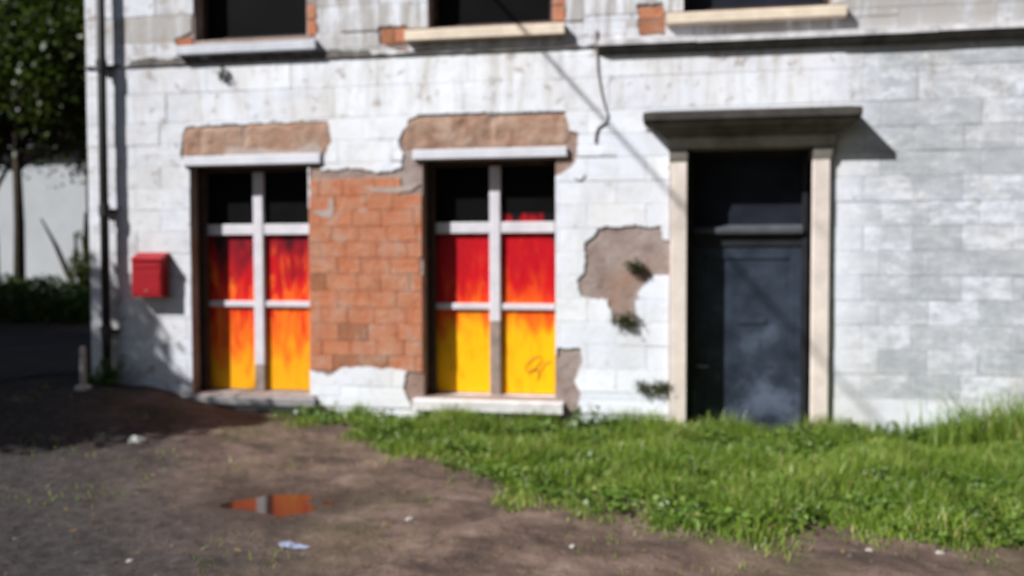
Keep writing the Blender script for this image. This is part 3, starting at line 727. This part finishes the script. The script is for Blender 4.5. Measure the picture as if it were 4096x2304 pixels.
# trees out of view on the left: they shade the lane and the foot of the wall
tree('tree', (-10.9, -4.3, .3), 3.4, .16, [((0, .0, 4.35), (2.0, 1.25, 1.05), 120, 110), ((-.35, .6, 5.65), (.75, .6, .7), 22, 60), ((1.1, .25, 4.2), (.7, .42, .36), 26, 90), ((1.95, .55, 4.25), (.6, .35, .3), 20, 90)], 'small bushy tree out of view that shades the wall foot', M['darkleaf'], .17)
tree('tree', (-15.0, -3.2, .3), 3.4, .2, [((0, 0, 5.6), (2.9, 2.4, 2.6), 260, 110)], 'tall tree out of view that shades the lane', M['darkleaf'], .24)
tree('tree', (-19.5, .2, .3), 4.0, .24, [((0, 0, 5.6), (3.4, 3.0, 2.9), 300, 110)], 'tallest tree out of view far left of the lane', M['darkleaf'], .28)
tree('tree', (-22.5, 8.6, .3), 3.0, .24, [((0, 0, 5.8), (3.2, 2.6, 3.2), 260, 100)], 'round tree out of view behind the lane', M['darkleaf'], .26)
tree('tree', (-13.2, 1.6, .3), 3.6, .2, [((0, 0, 6.6), (2.6, 2.4, 2.6), 240, 100)], 'tree out of view beside the lane close to the house', M['darkleaf'], .24)

# trees added unseen behind the viewer to block sky light and darken reflections
def copy_tree(o, loc, rz, sc, label):
    c = o.copy(); COL.objects.link(c); c.location = loc; c.rotation_euler = (0, 0, rz); c.scale = (sc, sc, sc); c['label'] = label; c['group'] = 'trees behind the viewer'
    for ch in o.children:
        d = ch.copy(); COL.objects.link(d); d.parent = c
wt = tree('tree', (-5, -22, 0), 3.2, .25, [((0, 0, 6.0), (3.6, 3.2, 4.6), 260, 90)], 'leftmost tree of the wood behind the viewer', M['darkleaf'], .42, group='trees behind the viewer')
for i, (x_, y_, r_, s_, l_) in enumerate(((1.5, -19.5, 1., 1.55, 'second'), (8, -18, 2.2, 1.65, 'third'), (13.5, -14.5, 3.1, 1.55, 'fourth'), (16, -9, 4.4, 1.6, 'fifth'), (16.5, -3, 5.2, 1.5, 'sixth'))):
    copy_tree(wt, (x_, y_, 0), r_, s_, l_+' tree from the left in the wood behind the viewer')

# ------------------------------------------------------------------ grass
edge = [G(*p) for p in ((1050, 1668), (1200, 1720), (1400, 1775), (1700, 1870), (2000, 1965), (2300, 2050), (2600, 2120), (3000, 2160), (3500, 2180), (4096, 2215))]
ex = np.array([-5.0]+[p.x for p in edge]+[6.]); ey = np.array([-.15]+[p.y for p in edge]+[edge[-1].y-.2])
o_ = np.argsort(ex); ex, ey = ex[o_], ey[o_]
def blades(x, y, h, w, name, mat, lean=.45, tintm=.45):
    n = len(x); z = gz(x, y)-.01
    an = rng.uniform(0, 2*np.pi, n); dx, dy = np.cos(an), np.sin(an); ln = h*lean*rng.uniform(.1, 1.5, n)
    la = rng.uniform(0, 2*np.pi, n); lx, ly = np.cos(la)*ln, np.sin(la)*ln
    B = np.stack([x, y, z], -1); wv = np.stack([dx*w, dy*w, 0*x], -1)
    m1 = B+np.stack([lx*.35, ly*.35, h*.55], -1); tp = B+np.stack([lx, ly, h], -1)
    V = np.stack([B-wv*.5, B+wv*.5, m1+wv*.4, m1-wv*.4, tp+wv*.08, tp-wv*.08], 1).reshape(-1, 3)
    i = np.arange(n)[:, None]*6
    Q = np.concatenate([i+np.array([0, 1, 2, 3]), i+np.array([3, 2, 4, 5])], 0)
    pat = .20*np.sin(x*5.3+1.7*np.sin(y*6.1))*np.sin(y*7.3+x*2.1)+.12*np.sin(x*1.9-y*3.3)
    tint = np.repeat(np.clip(pat+rng.normal(tintm, .20, n)+np.where(rng.random(n) < .07, .5, 0), 0, 1), 6)
    return np_mesh(name, V, Q, mat, tint=tint)
n = 190000
x = rng.uniform(-5.0, 4.6, n); y = rng.uniform(-4.1, -.02, n); yb = np.interp(x, ex, ey)
wob = .16*np.sin(x*4.1)+.12*np.sin(x*9.7+1.3)+.10*np.sin(x*1.7+y*5)
s_ = (y-yb+wob)                                       # distance inside the strip
dens = sstep(-.35, .45, s_)**1.6
cl = .5+.5*np.sin(x*3.3+1.1*np.sin(y*4.7))*np.sin(y*3.9+1.4*np.sin(x*2.9))
keep = rng.random(n) < dens*(.35+.65*cl)
x, y, s_, cl = x[keep], y[keep], s_[keep], cl[keep]
near = sstep(-.9, -.1, y)
h = (.04+.085*sstep(-.1, .8, s_))*(.42+1.15*cl)*rng.uniform(.5, 1.3, len(x))*(1+.30*near*(.1+cl))
tag(blades(x, y, h, rng.uniform(.007, .016, len(x)), 'grass', M['grass']), 'bright green grass strip growing along the foot of the house', 'grass', kind='stuff')

# clover and small broad leaves between the blades
nb = 42000
x = rng.uniform(-4.6, 4.6, nb); y = rng.uniform(-4.0, -.04, nb); yb = np.interp(x, ex, ey)
pt = np.array([mnoise.noise(Vector((a*2.1, b*2.6, 1.2))) for a, b in zip(x, y)])
k_ = (y-yb > .05+.2*rng.random(nb)) & (pt+.25*rng.random(nb) > .08)
x, y, pt = x[k_], y[k_], pt[k_]
tag(leaves(np.stack([x, y, gz(x, y)+rng.uniform(.02, .075, len(x))*(1+1.6*np.clip(pt, 0, 1))*(1+.4*sstep(-.9, -.1, y))], -1), .052, 'clover', M['clover'], None, 1.1, .8), 'low clover and broad leaves mixed into the grass', 'clover', kind='stuff')

# thin sparse blades on the earth beyond the strip and in the shade on the left
n = 16000
x = rng.uniform(-7, 4, n); y = rng.uniform(-5.4, -.05, n)
nz = np.array([mnoise.noise(Vector((a*1.3, b*1.6, 4.2))) for a, b in zip(x, y)])
k_ = (nz > .12) & (rng.random(n) < .28) & (np.hypot((x-PUD[0][0])/.9, (y-PUD[0][1])/.7) > 1)
x, y = x[k_], y[k_]
tag(blades(x, y, rng.uniform(.02, .07, len(x)), rng.uniform(.006, .012, len(x)), 'sparse_grass', M['grass'], .9, .62), 'thin scattered grass tufts on the bare earth', 'grass', kind='stuff')

# broad-leaved weeds among the grass
WEEDS = [(2330, 1690, .30, 'leafy weed clump growing under the right end of the middle window sill'), (2470, 1700, .22, 'leafy weed clump between middle window and door'),
         (2840, 1715, .17, 'low leafy weed clump at the left foot of the door'), (3450, 1735, .26, 'small upright weed clump right of the door surround'),
         (3640, 1745, .24, 'dark green weed clump against the grey wall near the right edge'), 
         (1290, 1690, .20, 'weed clump beside the right end of the left window sill'), (1700, 1705, .16, 'short weed clump below the left end of the middle window sill'),
         (380, 1600, .16, 'small green weed clump in the shade at the house corner'), (440, 1540, .34, 'dark tangled weed clump beside the foot of the downpipe')]
for i, (px, py, hgt, lab) in enumerate(WEEDS):
    g0 = W(px, py, -.22); gxx, gyy = g0.x, -.24; zz = float(gz(gxx, gyy))
    root = empty('weed', (gxx, gyy, zz), lab, 'weed', 'weeds along the foot of the wall')
    st = MB(); Pl = []
    for q in range(44 if hgt > .4 else 14):
        a = random.uniform(0, 6.28); l = hgt*random.uniform(.55, 1.1); r0 = random.uniform(0, .26 if hgt > .4 else .12)
        b0 = Vector((math.cos(a)*r0, math.sin(a)*r0*.6, -.02)); tp = b0+Vector((math.cos(a)*l*.35, math.sin(a)*l*.25, l))
        st.tube([b0, (b0+tp)/2+Vector((0, 0, l*.08)), tp], [.006, .005, .002], 4, False)
        for t in np.linspace(.25, 1, 9): Pl.append(b0.lerp(tp, t)+Vector((random.gauss(0, .03), random.gauss(0, .02), random.gauss(0, .015))))
    st.build('stems', M['weed'], root); leaves(np.array([tuple(p) for p in Pl]), .075 if hgt < .4 else .085, 'foliage', M['weed'], root, .2, .45)

# tall wispy grass clumps at the right edge
for (px, sp, hgt, nb, lab) in ((3905, .20, .42, 420, 'wispy tall grass clump against the wall near the right edge'), (4055, .28, .58, 800, 'tallest wispy grass clump cut off by the right edge'), (3480, .12, .26, 200, 'small wispy grass clump against the wall right of the door')):
    g0 = W(px, 1740, -.3); root = empty('tall_grass', (g0.x, -.3, float(gz(g0.x, -.3))), lab, 'grass', 'tall grass clumps against the wall')
    o = blades(rng.normal(0, sp, nb), rng.normal(0, .12, nb), hgt*rng.uniform(.35, 1.1, nb), rng.uniform(.007, .014, nb), 'blades', M['grass'], .5, .35)
    o.parent = root; tag(root, kind='thing')
# dead leaves and straw on the earth
n = 160; x = rng.uniform(-6, 4, n); y = rng.uniform(-5.4, -.5, n)
M['litter'] = m_leaf('dead_leaves', (.12, .075, .035), (.24, .17, .07), (.34, .28, .14), .1)
tag(leaves(np.stack([x, y, gz(x, y)+.008], -1), .05, 'leaf_litter', M['litter'], None, 3.0, .45), 'small dead leaves scattered over the earth', 'leaf litter', kind='stuff')

# plants rooted in the wall
for (px, py, rx, rz, n, lab, mt) in ((2552, 1062, .10, .09, 330, 'dark moss clump in a hole of the bare patch left of the door', 'moss'), (2500, 1275, .14, .10, 330, 'dark moss clump hanging at the bottom tip of the bare patch', 'moss'),
                                     (2615, 1535, .16, .12, 360, 'dark wild plant sprouting from the white wall low beside the door surround', 'moss'),
                                     (892, 300, .045, .09, 120, 'dark moss streak under the upper left window sill', 'moss')):
    c = W(px, py, -.02); root = empty('wall_plant', c, lab, 'plant', 'plants rooted in the wall')
    P_ = np.abs(rng.normal(size=(n, 3)))*np.array([0, -.035, 0]) + rng.normal(size=(n, 3))*np.array([rx*.5, 0, rz*.5])
    cc_ = rng.normal(size=(6, 3))*np.array([rx*.42, .0, rz*.42]); P_ = P_*np.array([.55, 1, .55])+cc_[rng.integers(0, 6, n)]
    leaves(P_, .036, 'foliage', M[mt], root, .1, .5)
    MB().tube([(0, .02, -rz*.3), (rx*.2, -.03, rz*.1), (-rx*.1, -.05, rz*.5)], [.008, .006, .003], 5).build('stem', M['bark'], root)

# ------------------------------------------------------------------ small things
def pebble(name, p, r, mat, label, cat, group=None, flat=.55):
    bm = bmesh.new(); bmesh.ops.create_icosphere(bm, subdivisions=2, radius=1); sd_ = random.random()*50
    for v in bm.verts:
        k_ = 1+.35*mnoise.noise(v.co*1.4+Vector((sd_, 0, 0))); v.co = Vector((v.co.x*r*k_, v.co.y*r*k_*.75, v.co.z*r*k_*flat))
    me = bpy.data.meshes.new(name); bm.to_mesh(me); bm.free(); me.materials.append(mat); o = link(bpy.data.objects.new(name, me)); o.location = p; o.rotation_euler = (0, 0, random.uniform(0, 6)); tag(o, label, cat, group)
for (px, py, r, lab) in ((1640, 2078, .034, 'pale stone lying on the brown earth right of the puddle'), (520, 2238, .022, 'small pale stone low at the left of the earth'),
                         (2290, 2190, .028, 'pinkish pale stone on the earth near the bottom centre'), (3480, 2205, .03, 'left of two pale stones below the grass at right'), (3760, 2215, .03, 'right of two pale stones below the grass at right')):
    g = G(px, py); pebble('stone', (g.x, g.y, float(gz(g.x, g.y))+r*.1), r, M['stone'], lab, 'stone', 'stones lying on the earth')
def scrap(name, px, py, w, d, hgt, mat, label, cat, z=0.):
    g = G(px, py, z); n_ = 14; vs = []; fs = []
    for s in (0, 1):
        for j in range(n_+1):
            for i in range(n_+1):
                u, v = i/n_*2-1, j/n_*2-1; rr = 1+.3*mnoise.noise(Vector((u*1.5, v*1.5, px)))
                x_, y_ = u*w*rr*math.sqrt(1-v*v/2), v*d*rr*math.sqrt(1-u*u/2)
                vs.append((x_, y_, hgt*(.5+mnoise.noise(Vector((u*2.2, v*2.2, px+3))))*(1-max(u*u, v*v)*.8)+.006-.003*s + float(gz(g.x+x_, g.y+y_)-gz(g.x, g.y))))
    m2 = (n_+1)**2
    for j in range(n_):
        for i in range(n_):
            a = j*(n_+1)+i; fs += [(a, a+1, a+n_+2, a+n_+1), (a+m2+n_+1, a+m2+n_+2, a+m2+1, a+m2)]
    o = mesh_obj(name, vs, fs, mat); o.location = (g.x, g.y, float(gz(g.x, g.y))); tag(o, label, cat)
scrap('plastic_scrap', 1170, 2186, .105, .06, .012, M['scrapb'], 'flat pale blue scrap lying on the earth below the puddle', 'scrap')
scrap('plastic_scrap', 548, 1742, .10, .08, .05, M['scrapw'], 'pale scrap lying in the shade before the left window', 'scrap', .15)
g = G(333, 1545, .44)
pr = empty('marker_post', (g.x, g.y, float(gz(g.x, g.y))), 'short off white marker post at the foot of the house corner', 'post')
MB().tube([(0, 0, -.1), (0, 0, .46), (0, 0, .49)], [.035, .033, .018], 10).build('shaft', M['post'], pr)
MB().box(-.07, .07, -.07, .07, -.05, .05, .015).build('foot', M['post'], pr)
# loose grit on the earth
n = 2600
x = rng.uniform(-6.5, 4.5, n); y = rng.uniform(-5.6, -.6, n); k_ = (np.hypot((x-PUD[0][0])/.6, (y-PUD[0][1])/.5) > 1); x, y = x[k_], y[k_]; n = len(x)
r = .004+.020*rng.random(n)**5
oc = np.array([[1, 0, 0], [0, 1, 0], [-1, 0, 0], [0, -1, 0], [0, 0, .7]]); fo = np.array([[0, 1, 4], [1, 2, 4], [2, 3, 4], [3, 0, 4]])
V = (np.stack([x, y, gz(x, y)-.001], -1)[:, None, :]+oc[None]*r[:, None, None]*rng.uniform(.6, 1.3, (n, 5, 1))).reshape(-1, 3)
tag(np_mesh('gravel', V, (fo[None]+np.arange(n)[:, None, None]*5).reshape(-1, 3), M['grit']), 'loose grit scattered over the bare earth', 'gravel', kind='stuff')
